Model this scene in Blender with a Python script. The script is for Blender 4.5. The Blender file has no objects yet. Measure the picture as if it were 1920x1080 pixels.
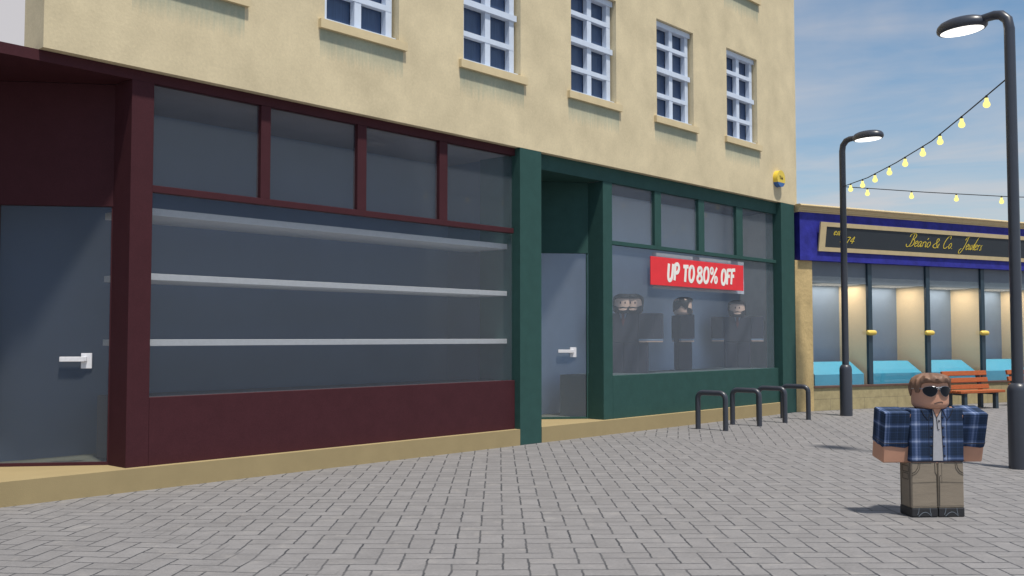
import bpy, bmesh, math, random
from mathutils import Vector, Matrix
random.seed(7)
R = math.radians
SC = bpy.context.scene
COL = SC.collection

# ------------------------------------------------------------------ camera
cd = bpy.data.cameras.new("camera")
cam = bpy.data.objects.new("camera", cd); COL.objects.link(cam)
cam.location = (0, -13.446, 2.15)
cam.rotation_euler = (R(90 + 2.77), 0, R(41.82 - 90))
cd.sensor_width = 36; cd.lens = 1905 / 1920 * 36
cd.clip_start = 0.1; cd.clip_end = 2000
SC.camera = cam

# ------------------------------------------------------------------ light
SUN_EL, SUN_HEAD = 69.0, 74.0          # heading the light travels towards, from +X
L = Vector((math.cos(R(SUN_HEAD)) * math.cos(R(SUN_EL)), math.sin(R(SUN_HEAD)) * math.cos(R(SUN_EL)), -math.sin(R(SUN_EL))))
sd = bpy.data.lights.new("sun", 'SUN'); sd.energy = 4.5; sd.angle = R(3.0); sd.color = (1.0, 0.94, 0.84)
sun = bpy.data.objects.new("sun", sd); COL.objects.link(sun)
sun.rotation_euler = L.to_track_quat('-Z', 'Y').to_euler()

W = bpy.data.worlds.new("World"); SC.world = W; W.use_nodes = True
nt = W.node_tree; nt.nodes.clear()
def N(nt, t, **k):
    n = nt.nodes.new(t)
    for a, v in k.items():
        if a == 'inp':
            for i, x in v.items(): n.inputs[i].default_value = x
        else: setattr(n, a, v)
    return n
def lk(nt, a, b): nt.links.new(a, b)
sky = N(nt, 'ShaderNodeTexSky', sky_type='NISHITA', sun_disc=False, sun_elevation=R(SUN_EL), sun_rotation=R(196), air_density=1.0, dust_density=0.6, ozone_density=2.2)
tc = N(nt, 'ShaderNodeTexCoord'); sep = N(nt, 'ShaderNodeSeparateXYZ'); lk(nt, tc.outputs['Generated'], sep.inputs[0])
zc = N(nt, 'ShaderNodeMath', operation='ADD', inp={1: 0.16}); lk(nt, sep.outputs[2], zc.inputs[0])
zm = N(nt, 'ShaderNodeMath', operation='MAXIMUM', inp={1: 0.05}); lk(nt, zc.outputs[0], zm.inputs[0])
cx = N(nt, 'ShaderNodeMath', operation='DIVIDE'); lk(nt, sep.outputs[0], cx.inputs[0]); lk(nt, zm.outputs[0], cx.inputs[1])
cy = N(nt, 'ShaderNodeMath', operation='DIVIDE'); lk(nt, sep.outputs[1], cy.inputs[0]); lk(nt, zm.outputs[0], cy.inputs[1])
cv = N(nt, 'ShaderNodeCombineXYZ'); lk(nt, cx.outputs[0], cv.inputs[0]); lk(nt, cy.outputs[0], cv.inputs[1])
n1 = N(nt, 'ShaderNodeTexNoise', inp={'Scale': 1.15, 'Detail': 7, 'Roughness': 0.52, 'Distortion': 0.5}); lk(nt, cv.outputs[0], n1.inputs['Vector'])
cr = N(nt, 'ShaderNodeValToRGB'); cr.color_ramp.elements[0].position = 0.36; cr.color_ramp.elements[1].position = 0.76
cr.color_ramp.elements[1].color = (0.85, 0.85, 0.85, 1)
low = N(nt, 'ShaderNodeMapRange', inp={1: 0.06, 2: 0.22, 3: 0.13, 4: 0.0}); lk(nt, sep.outputs[2], low.inputs[0])
dt = N(nt, 'ShaderNodeVectorMath', operation='DOT_PRODUCT', inp={1: (0.36, 0.90, 0.24)}); lk(nt, tc.outputs['Generated'], dt.inputs[0])
bank = N(nt, 'ShaderNodeMapRange', inp={1: 0.93, 2: 1.0, 3: 0.0, 4: 0.5}); lk(nt, dt.outputs['Value'], bank.inputs[0])
st = N(nt, 'ShaderNodeVectorMath', operation='MULTIPLY', inp={1: (3.2, 3.2, 26)}); lk(nt, tc.outputs['Generated'], st.inputs[0])
n2 = N(nt, 'ShaderNodeTexNoise', inp={'Scale': 1.35, 'Detail': 7, 'Roughness': 0.55, 'Distortion': 0.7}); lk(nt, st.outputs[0], n2.inputs['Vector'])
lowm = N(nt, 'ShaderNodeMapRange', inp={1: 0.12, 2: 0.22, 3: 0.85, 4: 0.25}); lk(nt, sep.outputs[2], lowm.inputs[0])
mixn = N(nt, 'ShaderNodeMix', data_type='FLOAT'); lk(nt, lowm.outputs[0], mixn.inputs[0]); lk(nt, n1.outputs[0], mixn.inputs[2]); lk(nt, n2.outputs[0], mixn.inputs[3])
a1 = N(nt, 'ShaderNodeMath', operation='ADD'); lk(nt, mixn.outputs[0], a1.inputs[0]); lk(nt, low.outputs[0], a1.inputs[1])
a2 = N(nt, 'ShaderNodeMath', operation='ADD'); lk(nt, a1.outputs[0], a2.inputs[0]); lk(nt, bank.outputs[0], a2.inputs[1])
lk(nt, a2.outputs[0], cr.inputs[0])
cl = N(nt, 'ShaderNodeMixRGB', blend_type='MIX'); cl.inputs[2].default_value = (5.9, 5.5, 5.4, 1)
tint = N(nt, 'ShaderNodeMixRGB', blend_type='MULTIPLY'); tint.inputs[0].default_value = 1; tint.inputs[2].default_value = (0.80, 1.0, 1.04, 1)
lk(nt, sky.outputs[0], tint.inputs[1])
lk(nt, tint.outputs[0], cl.inputs[1]); lk(nt, cr.outputs[0], cl.inputs[0])
bg = N(nt, 'ShaderNodeBackground', inp={1: 0.108}); lk(nt, cl.outputs[0], bg.inputs[0])
wo = N(nt, 'ShaderNodeOutputWorld'); lk(nt, bg.outputs[0], wo.inputs[0])

SC.view_settings.view_transform = 'Standard'; SC.view_settings.look = 'None'
SC.view_settings.exposure = 0.07; SC.view_settings.gamma = 1
SC.cycles.max_bounces = 8; SC.cycles.transparent_max_bounces = 16

# ------------------------------------------------------------------ materials
def newmat(name):
    m = bpy.data.materials.new(name); m.use_nodes = True
    t = m.node_tree; t.nodes.clear()
    o = N(t, 'ShaderNodeOutputMaterial'); b = N(t, 'ShaderNodeBsdfPrincipled'); lk(t, b.outputs[0], o.inputs[0])
    return m, t, b
def surf(name, col, rough=0.6, var=0.15, scale=3.0, bump=0.0, bscale=40.0, metal=0.0, spec=0.5, stretch=(1, 1, 1), fine=0.0, fscale=60.0, detail=5):
    """procedural surface: base colour varied by large noise and fine speckle, with noise bump"""
    m, t, b = newmat(name)
    b.inputs['Roughness'].default_value = rough; b.inputs['Metallic'].default_value = metal
    b.inputs['Specular IOR Level'].default_value = spec
    g = N(t, 'ShaderNodeNewGeometry'); mp = N(t, 'ShaderNodeVectorMath', operation='MULTIPLY', inp={1: stretch}); lk(t, g.outputs['Position'], mp.inputs[0])
    n = N(t, 'ShaderNodeTexNoise', inp={'Scale': scale, 'Detail': detail, 'Roughness': 0.6}); lk(t, mp.outputs[0], n.inputs['Vector'])
    mr = N(t, 'ShaderNodeMapRange', inp={1: 0.3, 2: 0.7, 3: 1 - var, 4: 1 + var}); lk(t, n.outputs[0], mr.inputs[0])
    last = mr.outputs[0]
    if fine:
        f = N(t, 'ShaderNodeTexNoise', inp={'Scale': fscale, 'Detail': 3, 'Roughness': 0.7}); lk(t, mp.outputs[0], f.inputs['Vector'])
        fr = N(t, 'ShaderNodeMapRange', inp={1: 0.3, 2: 0.7, 3: 1 - fine, 4: 1 + fine}); lk(t, f.outputs[0], fr.inputs[0])
        mu = N(t, 'ShaderNodeMath', operation='MULTIPLY'); lk(t, last, mu.inputs[0]); lk(t, fr.outputs[0], mu.inputs[1]); last = mu.outputs[0]
    c = N(t, 'ShaderNodeVectorMath', operation='SCALE'); c.inputs[0].default_value = col; lk(t, last, c.inputs['Scale'])
    lk(t, c.outputs[0], b.inputs['Base Color'])
    if bump:
        bn = N(t, 'ShaderNodeTexNoise', inp={'Scale': bscale, 'Detail': 6, 'Roughness': 0.6}); lk(t, mp.outputs[0], bn.inputs['Vector'])
        bp = N(t, 'ShaderNodeBump', inp={'Strength': bump, 'Distance': 0.02}); lk(t, bn.outputs[0], bp.inputs['Height']); lk(t, bp.outputs[0], b.inputs['Normal'])
    return m
def emis(name, col, s):
    m = bpy.data.materials.new(name); m.use_nodes = True; t = m.node_tree; t.nodes.clear()
    o = N(t, 'ShaderNodeOutputMaterial'); e = N(t, 'ShaderNodeEmission', inp={0: (*col, 1), 1: s}); lk(t, e.outputs[0], o.inputs[0]); return m
def glass(name, tintc, refl=1.0, haze=0.0, hazecol=(0.3, 0.36, 0.45)):  # diffuse share paints a pale haze over the glass as flat colour
    m = bpy.data.materials.new(name); m.use_nodes = True; t = m.node_tree; t.nodes.clear()
    o = N(t, 'ShaderNodeOutputMaterial')
    tr = N(t, 'ShaderNodeBsdfTransparent', inp={0: (*tintc, 1)})
    df = N(t, 'ShaderNodeBsdfDiffuse', inp={0: (*hazecol, 1)})
    mx0 = N(t, 'ShaderNodeMixShader', inp={0: haze}); lk(t, tr.outputs[0], mx0.inputs[1]); lk(t, df.outputs[0], mx0.inputs[2])
    gl = N(t, 'ShaderNodeBsdfGlossy', inp={0: (1, 1, 1, 1), 1: 0.04})
    fr = N(t, 'ShaderNodeFresnel', inp={0: 1.45})
    mu = N(t, 'ShaderNodeMath', operation='MULTIPLY', inp={1: refl}); lk(t, fr.outputs[0], mu.inputs[0])
    mx = N(t, 'ShaderNodeMixShader'); lk(t, mu.outputs[0], mx.inputs[0]); lk(t, mx0.outputs[0], mx.inputs[1]); lk(t, gl.outputs[0], mx.inputs[2])
    lk(t, mx.outputs[0], o.inputs[0]); return m

M = {}
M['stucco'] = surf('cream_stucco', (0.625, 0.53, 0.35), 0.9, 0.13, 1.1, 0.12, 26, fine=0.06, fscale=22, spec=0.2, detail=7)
def sill_shade(m):  # paints sill shade into the stucco: streaky darkening that fades below each sill
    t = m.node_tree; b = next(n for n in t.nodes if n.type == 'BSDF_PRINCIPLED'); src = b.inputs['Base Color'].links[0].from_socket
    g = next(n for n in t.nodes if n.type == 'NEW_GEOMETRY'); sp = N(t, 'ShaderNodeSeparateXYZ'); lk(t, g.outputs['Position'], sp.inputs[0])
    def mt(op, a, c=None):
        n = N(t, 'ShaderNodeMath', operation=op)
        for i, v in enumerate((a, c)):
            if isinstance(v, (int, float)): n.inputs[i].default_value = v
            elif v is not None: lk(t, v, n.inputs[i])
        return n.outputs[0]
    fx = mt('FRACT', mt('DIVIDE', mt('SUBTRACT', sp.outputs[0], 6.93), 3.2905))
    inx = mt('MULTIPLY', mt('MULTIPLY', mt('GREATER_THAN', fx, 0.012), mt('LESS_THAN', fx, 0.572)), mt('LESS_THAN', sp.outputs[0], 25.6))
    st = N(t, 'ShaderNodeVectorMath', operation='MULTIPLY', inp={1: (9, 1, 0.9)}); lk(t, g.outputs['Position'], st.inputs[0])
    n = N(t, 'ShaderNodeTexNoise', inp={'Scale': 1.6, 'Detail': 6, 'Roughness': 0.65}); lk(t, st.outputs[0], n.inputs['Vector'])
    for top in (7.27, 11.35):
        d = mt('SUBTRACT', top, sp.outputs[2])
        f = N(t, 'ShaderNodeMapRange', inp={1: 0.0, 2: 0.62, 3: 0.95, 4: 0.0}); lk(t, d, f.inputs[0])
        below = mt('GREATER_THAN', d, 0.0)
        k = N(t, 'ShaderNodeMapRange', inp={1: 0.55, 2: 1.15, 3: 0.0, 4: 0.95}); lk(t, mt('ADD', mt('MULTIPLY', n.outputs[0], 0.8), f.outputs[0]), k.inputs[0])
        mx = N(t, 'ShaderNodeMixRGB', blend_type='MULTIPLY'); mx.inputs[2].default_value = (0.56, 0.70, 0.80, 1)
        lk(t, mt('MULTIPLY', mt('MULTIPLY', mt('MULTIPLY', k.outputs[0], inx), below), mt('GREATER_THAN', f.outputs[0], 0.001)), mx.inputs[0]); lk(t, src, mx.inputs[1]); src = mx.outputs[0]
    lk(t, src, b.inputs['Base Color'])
sill_shade(M['stucco'])
M['sill'] = surf('cream_sill', (0.625, 0.515, 0.32), 0.9, 0.06, 3, 0.1, 30, spec=0.2)
M['plinth'] = surf('buff_plinth', (0.335, 0.262, 0.14), 0.9, 0.05, 2, 0.15, 60, spec=0.2)
M['maroon'] = surf('maroon_paint', (0.057, 0.0175, 0.0225), 0.7, 0.07, 4, 0.05, 90, fine=0.12, fscale=60, spec=0.14)
M['green'] = surf('green_paint', (0.031, 0.080, 0.073), 0.7, 0.08, 4, 0.05, 90, fine=0.09, fscale=60, spec=0.14)
M['white'] = surf('white_frame_paint', (0.58, 0.655, 0.78), 0.6, 0.05, 6, 0.05, 60)
M['navy_pane'] = surf('navy_pane', (0.042, 0.072, 0.145), 0.2, 0.15, 5, spec=0.5, stretch=(8, 1, 0.3))
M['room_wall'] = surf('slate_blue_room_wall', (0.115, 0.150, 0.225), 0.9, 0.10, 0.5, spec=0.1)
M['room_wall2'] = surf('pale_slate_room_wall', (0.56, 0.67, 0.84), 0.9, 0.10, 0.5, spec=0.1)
M['room_ceil'] = surf('grey_ceiling', (0.27, 0.25, 0.255), 0.9, 0.08, 1, spec=0.1)
M['room_floor'] = surf('grey_green_floor', (0.14, 0.145, 0.115), 0.9, 0.08, 1, spec=0.1)
M['platform'] = surf('dark_platform', (0.085, 0.075, 0.08), 0.8, 0.08, 3, spec=0.2)
M['platform2'] = surf('dark_green_platform', (0.075, 0.10, 0.105), 0.8, 0.08, 3, spec=0.2)
M['shelf'] = surf('white_shelf_board', (0.62, 0.62, 0.63), 0.7, 0.06, 14, 0.2, 50, fine=0.05)
M['metal_white'] = surf('brushed_handle', (0.72, 0.72, 0.76), 0.5, 0.06, 20)
M['pipe'] = surf('charcoal_pipe_paint', (0.036, 0.041, 0.056), 0.36, 0.06, 4, spec=0.6)
M['lamp_glow'] = emis('lamp_glow', (1.0, 0.97, 0.9), 2.2)
M['bulb'] = emis('bulb_glow', (1.0, 0.86, 0.28), 1.25)
M['cable'] = surf('black_cable', (0.02, 0.02, 0.022), 0.7, 0.05)
M['blue'] = surf('royal_blue_fascia', (0.024, 0.026, 0.25), 0.65, 0.28, 3.2, 0.5, 7, spec=0.3)
M['rock'] = surf('rough_cream_render', (0.52, 0.39, 0.195), 0.95, 0.16, 1.6, 0.9, 7, fine=0.08, fscale=20, spec=0.15)
M['cornice'] = surf('cream_cornice', (0.58, 0.46, 0.27), 0.8, 0.06, 4, spec=0.2)
M['board'] = surf('slate_sign_board', (0.022, 0.029, 0.038), 0.6, 0.06, 2)
M['gold_ink'] = surf('yellow_lettering', (0.72, 0.55, 0.05), 0.6, 0.05)
M['pale_rock'] = surf('pale_rough_render', (0.86, 0.80, 0.68), 0.95, 0.10, 1.6, 0.8, 7, spec=0.15)
M['gold'] = surf('brass_knob', (0.75, 0.53, 0.10), 0.4, 0.05, 3)
M['mullion'] = surf('teal_grey_mullion', (0.022, 0.045, 0.066), 0.4, 0.08, 6)
M['bulkhead'] = surf('grey_bulkhead', (0.16, 0.185, 0.215), 0.8, 0.05, 2)
M['partition'] = surf('cream_linen_panel', (0.90, 0.68, 0.41), 0.9, 0.06, 8, 0.1, 60, stretch=(1, 1, 9))
M['jwall'] = surf('blue_grey_wall', (0.22, 0.29, 0.40), 0.8, 0.06, 2)
M['cyan'] = surf('cyan_counter', (0.055, 0.33, 0.47), 0.5, 0.04, 3)
M['sill_brown'] = surf('brown_sill', (0.115, 0.062, 0.048), 0.6, 0.15, 8)
M['slat'] = surf('orange_wood_slat', (0.36, 0.098, 0.036), 0.6, 0.22, 4, 0.08, 30, stretch=(2.5, 2.5, 14), spec=0.15)
M['bench_leg'] = surf('slate_bench_leg', (0.028, 0.045, 0.062), 0.5, 0.06)
M['red'] = surf('red_banner', (0.78, 0.025, 0.035), 0.55, 0.06, 5)
M['banner_white'] = surf('banner_white_lettering', (0.86, 0.84, 0.78), 0.6, 0.03)
M['backing'] = surf('pale_backing', (0.62, 0.64, 0.70), 0.7, 0.04)
M['alarm_y'] = surf('alarm_yellow', (0.72, 0.53, 0.06), 0.45, 0.04)
M['alarm_b'] = surf('alarm_blue', (0.035, 0.115, 0.34), 0.45, 0.05)
M['ink'] = surf('dark_ink', (0.012, 0.012, 0.018), 0.7, 0.05)
M['skin'] = surf('skin', (0.52, 0.275, 0.185), 0.55, 0.04, 6, spec=0.3)
M['hair'] = surf('brown_hair', (0.18, 0.098, 0.062), 0.55, 0.25, 14, 0.3, 40, stretch=(1, 1, 0.5))
M['undershirt'] = surf('grey_undershirt', (0.36, 0.36, 0.39), 0.9, 0.06, 30, 0.1, 120)
M['trouser'] = surf('khaki_trouser', (0.235, 0.195, 0.15), 0.9, 0.07, 4, 0.15, 9, stretch=(1, 1, 3), fine=0.05)
M['shoe'] = surf('black_shoe', (0.02, 0.02, 0.023), 0.5, 0.12, 12)
M['stitch'] = surf('dark_stitching', (0.05, 0.042, 0.035), 0.8, 0.05)
M['lens'] = surf('black_lens', (0.006, 0.008, 0.013), 0.35, 0.05, spec=0.2)
M['silver'] = surf('silver_rim', (0.6, 0.62, 0.66), 0.25, 0.03, metal=0.8)
M['suit'] = surf('navy_suit', (0.035, 0.040, 0.062), 0.9, 0.06, 5)
M['suit_trouser'] = surf('charcoal_suit_trouser', (0.028, 0.032, 0.05), 0.9, 0.06, 5)
M['mskin'] = surf('mannequin_skin', (0.85, 0.60, 0.48), 0.6, 0.03)
M['mhair'] = surf('black_hair', (0.012, 0.012, 0.016), 0.6, 0.1, 20)
M['tie'] = surf('burgundy_tie', (0.12, 0.03, 0.035), 0.7, 0.04)
M['cuff'] = surf('pale_blue_cotton', (0.26, 0.34, 0.46), 0.8, 0.04)
M['glass'] = glass('shop_glass', (0.93, 0.94, 0.95), 0.03, 0.092, (0.28, 0.32, 0.38))
M['glass2'] = glass('pale_shop_glass', (0.95, 0.96, 0.97), 0.03, 0.10, (0.42, 0.475, 0.56))
M['jglass'] = glass('clear_shop_glass', (0.97, 0.98, 0.99), 0.10, 0.01)

def paving():
    m, t, b = newmat('herringbone_pavers')
    g = N(t, 'ShaderNodeNewGeometry')
    def mt(op, a, c=None, d=None):
        n = N(t, 'ShaderNodeMath', operation=op)
        for i, v in enumerate((a, c, d)):
            if v is None: continue
            if isinstance(v, (int, float)): n.inputs[i].default_value = v
            else: lk(t, v, n.inputs[i])
        return n.outputs[0]
    sx = N(t, 'ShaderNodeSeparateXYZ'); lk(t, g.outputs['Position'], sx.inputs[0])
    wob = N(t, 'ShaderNodeTexNoise', inp={'Scale': 5.0, 'Detail': 4, 'Roughness': 0.7}); lk(t, g.outputs['Position'], wob.inputs['Vector'])
    def pattern(ang, ox, oy):
        ca, sa = math.cos(R(ang)), math.sin(R(ang))
        w = 0.242
        U = mt('ADD', mt('ADD', mt('MULTIPLY', sx.outputs[0], ca / w), mt('MULTIPLY', sx.outputs[1], sa / w)), ox)
        V = mt('ADD', mt('ADD', mt('MULTIPLY', sx.outputs[0], -sa / w), mt('MULTIPLY', sx.outputs[1], ca / w)), oy)
        wv = mt('MULTIPLY', mt('SUBTRACT', wob.outputs[0], 0.5), 0.20)
        U = mt('ADD', U, wv); V = mt('SUBTRACT', V, wv)
        i, j = mt('FLOOR', U), mt('FLOOR', V)
        u, v = mt('SUBTRACT', U, i), mt('SUBTRACT', V, j)
        k = mt('FLOORED_MODULO', mt('SUBTRACT', i, j), 4.0)
        def eq(x): return mt('COMPARE', k, float(x), 0.3)
        k0, k1, k2, k3 = eq(0), eq(1), eq(2), eq(3)
        iu, iv = mt('SUBTRACT', 1.0, u), mt('SUBTRACT', 1.0, v)
        # a side that is open (inside one paver) is pushed out to distance 2
        dl = mt('ADD', u, mt('MULTIPLY', k1, 2.0)); dr = mt('ADD', iu, mt('MULTIPLY', k0, 2.0))
        db = mt('ADD', v, mt('MULTIPLY', k2, 2.0)); dt = mt('ADD', iv, mt('MULTIPLY', k3, 2.0))
        d = mt('MINIMUM', mt('MINIMUM', dl, dr), mt('MINIMUM', db, dt))
        ai, aj = mt('SUBTRACT', i, k1), mt('SUBTRACT', j, k2)
        cvv = N(t, 'ShaderNodeCombineXYZ'); lk(t, ai, cvv.inputs[0]); lk(t, aj, cvv.inputs[1])
        wn = N(t, 'ShaderNodeTexWhiteNoise', noise_dimensions='2D'); lk(t, cvv.outputs[0], wn.inputs['Vector'])
        return d, wn.outputs['Value']
    dA, rA = pattern(42.6, 0.3, 0.1)
    dB, rB = pattern(36.0, 0.0, 0.45)
    dC, rC = pattern(32.4, 0.2, 0.6)
    seam = N(t, 'ShaderNodeTexNoise', inp={'Scale': 0.9, 'Detail': 2}); lk(t, g.outputs['Position'], seam.inputs['Vector'])
    X = mt('ADD', sx.outputs[0], mt('MULTIPLY', mt('SUBTRACT', seam.outputs[0], 0.5), 0.5))
    def step(x0, x1): 
        n = N(t, 'ShaderNodeMapRange', inp={1: x0, 2: x1, 3: 0.0, 4: 1.0}); lk(t, X, n.inputs[0]); return n.outputs[0]
    def joint(d):
        n = N(t, 'ShaderNodeMapRange', inp={1: 0.022, 2: 0.062, 3: 1.0, 4: 0.0}); lk(t, d, n.inputs[0]); return n.outputs[0]
    def mixf(f, a, c):
        n = N(t, 'ShaderNodeMix', data_type='FLOAT'); lk(t, f, n.inputs[0]); lk(t, a, n.inputs[2]); lk(t, c, n.inputs[3]); return n.outputs[0]
    s1, s2 = step(5.55, 6.1), step(18.2, 18.8)
    J = mixf(s2, mixf(s1, joint(dB), joint(dA)), joint(dC))
    Rn = mixf(s2, mixf(s1, rB, rA), rC)
    big = N(t, 'ShaderNodeTexNoise', inp={'Scale': 2.2, 'Detail': 8, 'Roughness': 0.68}); lk(t, g.outputs['Position'], big.inputs['Vector'])
    fin = N(t, 'ShaderNodeTexNoise', inp={'Scale': 26, 'Detail': 6, 'Roughness': 0.75}); lk(t, g.outputs['Position'], fin.inputs['Vector'])
    v1 = mt('ADD', 1.0, mt('MULTIPLY', mt('SUBTRACT', big.outputs[0], 0.5), 0.6))
    v2 = mt('ADD', v1, mt('MULTIPLY', mt('SUBTRACT', fin.outputs[0], 0.5), 0.65))
    v3 = mt('ADD', v2, mt('MULTIPLY', mt('SUBTRACT', Rn, 0.5), 0.10))
    base = N(t, 'ShaderNodeVectorMath', operation='SCALE'); base.inputs[0].default_value = (0.206, 0.200, 0.204); lk(t, v3, base.inputs['Scale'])
    # pale worn scuffs
    sc = N(t, 'ShaderNodeTexNoise', inp={'Scale': 3.6, 'Detail': 5, 'Roughness': 0.6}); lk(t, g.outputs['Position'], sc.inputs['Vector'])
    scr = N(t, 'ShaderNodeMapRange', inp={1: 0.56, 2: 0.74, 3: 0.0, 4: 0.6}); lk(t, sc.outputs[0], scr.inputs[0])
    mx = N(t, 'ShaderNodeMixRGB'); mx.inputs[2].default_value = (0.30, 0.285, 0.275, 1); lk(t, scr.outputs[0], mx.inputs[0]); lk(t, base.outputs[0], mx.inputs[1])
    mj = N(t, 'ShaderNodeMixRGB'); mj.inputs[2].default_value = (0.036, 0.039, 0.046, 1)
    jn = N(t, 'ShaderNodeMapRange', inp={1: 0.35, 2: 0.6, 3: 0.55, 4: 0.98}); lk(t, big.outputs[0], jn.inputs[0])
    lk(t, mt('MULTIPLY', J, jn.outputs[0]), mj.inputs[0]); lk(t, mx.outputs[0], mj.inputs[1])
    lk(t, mj.outputs[0], b.inputs['Base Color']); b.inputs['Roughness'].default_value = 0.7; b.inputs['Specular IOR Level'].default_value = 0.3
    h = mt('ADD', mt('MULTIPLY', J, -1.0), mt('MULTIPLY', fin.outputs[0], 0.35))
    bp = N(t, 'ShaderNodeBump', inp={'Strength': 0.35, 'Distance': 0.01}); lk(t, h, bp.inputs['Height']); lk(t, bp.outputs[0], b.inputs['Normal'])
    return m
M['paving'] = paving()

def blocks():
    m, t, b = newmat('buff_block_wall')
    tc = N(t, 'ShaderNodeTexCoord')
    sp = N(t, 'ShaderNodeSeparateXYZ'); lk(t, tc.outputs['Object'], sp.inputs[0])
    cb = N(t, 'ShaderNodeCombineXYZ'); lk(t, sp.outputs[0], cb.inputs[0]); lk(t, sp.outputs[2], cb.inputs[1])
    br = N(t, 'ShaderNodeTexBrick', offset=0.5, inp={'Color1': (0.37, 0.31, 0.175, 1), 'Color2': (0.33, 0.275, 0.16, 1), 'Mortar': (0.23, 0.195, 0.125, 1), 'Scale': 1.0, 'Mortar Size': 0.008, 'Mortar Smooth': 0.3, 'Brick Width': 1.4, 'Row Height': 0.335})
    lk(t, cb.outputs[0], br.inputs['Vector'])
    n = N(t, 'ShaderNodeTexNoise', inp={'Scale': 5, 'Detail': 8, 'Roughness': 0.7}); lk(t, tc.outputs['Object'], n.inputs['Vector'])
    mr = N(t, 'ShaderNodeMapRange', inp={1: 0.3, 2: 0.7, 3: 0.82, 4: 1.18}); lk(t, n.outputs[0], mr.inputs[0])
    s = N(t, 'ShaderNodeVectorMath', operation='SCALE'); lk(t, br.outputs[0], s.inputs[0]); lk(t, mr.outputs[0], s.inputs['Scale'])
    lk(t, s.outputs[0], b.inputs['Base Color']); b.inputs['Roughness'].default_value = 0.95; b.inputs['Specular IOR Level'].default_value = 0.15
    bp = N(t, 'ShaderNodeBump', inp={'Strength': 0.35, 'Distance': 0.02}); lk(t, n.outputs[0], bp.inputs['Height']); lk(t, bp.outputs[0], b.inputs['Normal'])
    return m
M['blocks'] = blocks()

def plaid():
    m, t, b = newmat('navy_plaid_flannel')
    uv = N(t, 'ShaderNodeUVMap'); sp = N(t, 'ShaderNodeSeparateXYZ'); lk(t, uv.outputs[0], sp.inputs[0])
    def bands(sock, period, off, stops):
        a = N(t, 'ShaderNodeMath', operation='MULTIPLY_ADD', inp={1: 1 / period, 2: off}); lk(t, sock, a.inputs[0])
        f = N(t, 'ShaderNodeMath', operation='FRACT'); lk(t, a.outputs[0], f.inputs[0])
        r = N(t, 'ShaderNodeValToRGB'); e = r.color_ramp.elements
        e[0].position, e[0].color = stops[0][0], (stops[0][1],) * 3 + (1,)
        e[1].position, e[1].color = stops[1][0], (stops[1][1],) * 3 + (1,)
        for p, c in stops[2:]:
            x = e.new(p); x.color = (c,) * 3 + (1,)
        r.color_ramp.interpolation = 'LINEAR'; lk(t, f.outputs[0], r.inputs[0]); return r.outputs[0]
    su = bands(sp.outputs[0], 0.365, 0.19, [(0, .10), (.10, .10), (.13, .35), (.15, .10), (.30, .12), (.36, .42), (.42, .5), (.47, .95), (.50, 1.0), (.53, .5), (.58, .42), (.60, .8), (.62, .3), (.68, .1), (.86, .08), (.88, .3), (.90, .08)])
    sv = bands(sp.outputs[1], 0.205, 0.12, [(0, .08), (.12, .08), (.16, .30), (.19, .08), (.36, .1), (.44, .35), (.50, .9), (.56, .75), (.60, .35), (.68, .3), (.71, .08), (.72, .0), (.74, .08)])
    f1 = bands(sp.outputs[0], 0.083, 0.4, [(0, .0), (.3, .0), (.38, .5), (.46, .1), (.6, .0), (.68, .8), (.74, .0)])
    f2 = bands(sp.outputs[1], 0.068, 0.1, [(0, .0), (.3, .0), (.36, .6), (.42, .0), (.7, .0), (.8, .4), (.9, .0)])
    fa = N(t, 'ShaderNodeMath', operation='ADD'); lk(t, f1, fa.inputs[0]); lk(t, f2, fa.inputs[1])
    fm = N(t, 'ShaderNodeMath', operation='MULTIPLY', inp={1: 0.22}); lk(t, fa.outputs[0], fm.inputs[0])
    a0 = N(t, 'ShaderNodeMath', operation='ADD'); lk(t, su, a0.inputs[0]); lk(t, fm.outputs[0], a0.inputs[1])
    ad = N(t, 'ShaderNodeMath', operation='ADD'); lk(t, a0.outputs[0], ad.inputs[0]); lk(t, sv, ad.inputs[1])
    ha = N(t, 'ShaderNodeMath', operation='MULTIPLY', inp={1: 0.5}); lk(t, ad.outputs[0], ha.inputs[0])
    r = N(t, 'ShaderNodeValToRGB'); e = r.color_ramp.elements
    e[0].position, e[0].color = 0.04, (0.012, 0.022, 0.042, 1); e[1].position, e[1].color = 0.95, (0.30, 0.36, 0.52, 1)
    x = e.new(0.30); x.color = (0.030, 0.055, 0.125, 1); x = e.new(0.55); x.color = (0.095, 0.135, 0.255, 1)
    lk(t, ha.outputs[0], r.inputs[0])
    wv = N(t, 'ShaderNodeTexNoise', inp={'Scale': 160, 'Detail': 2}); lk(t, uv.outputs[0], wv.inputs['Vector'])
    mr = N(t, 'ShaderNodeMapRange', inp={1: 0.3, 2: 0.7, 3: 0.75, 4: 1.25}); lk(t, wv.outputs[0], mr.inputs[0])
    s = N(t, 'ShaderNodeVectorMath', operation='SCALE'); lk(t, r.outputs[0], s.inputs[0]); lk(t, mr.outputs[0], s.inputs['Scale'])
    lk(t, s.outputs[0], b.inputs['Base Color']); b.inputs['Roughness'].default_value = 0.9; b.inputs['Specular IOR Level'].default_value = 0.2
    return m
M['plaid'] = plaid()

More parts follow.
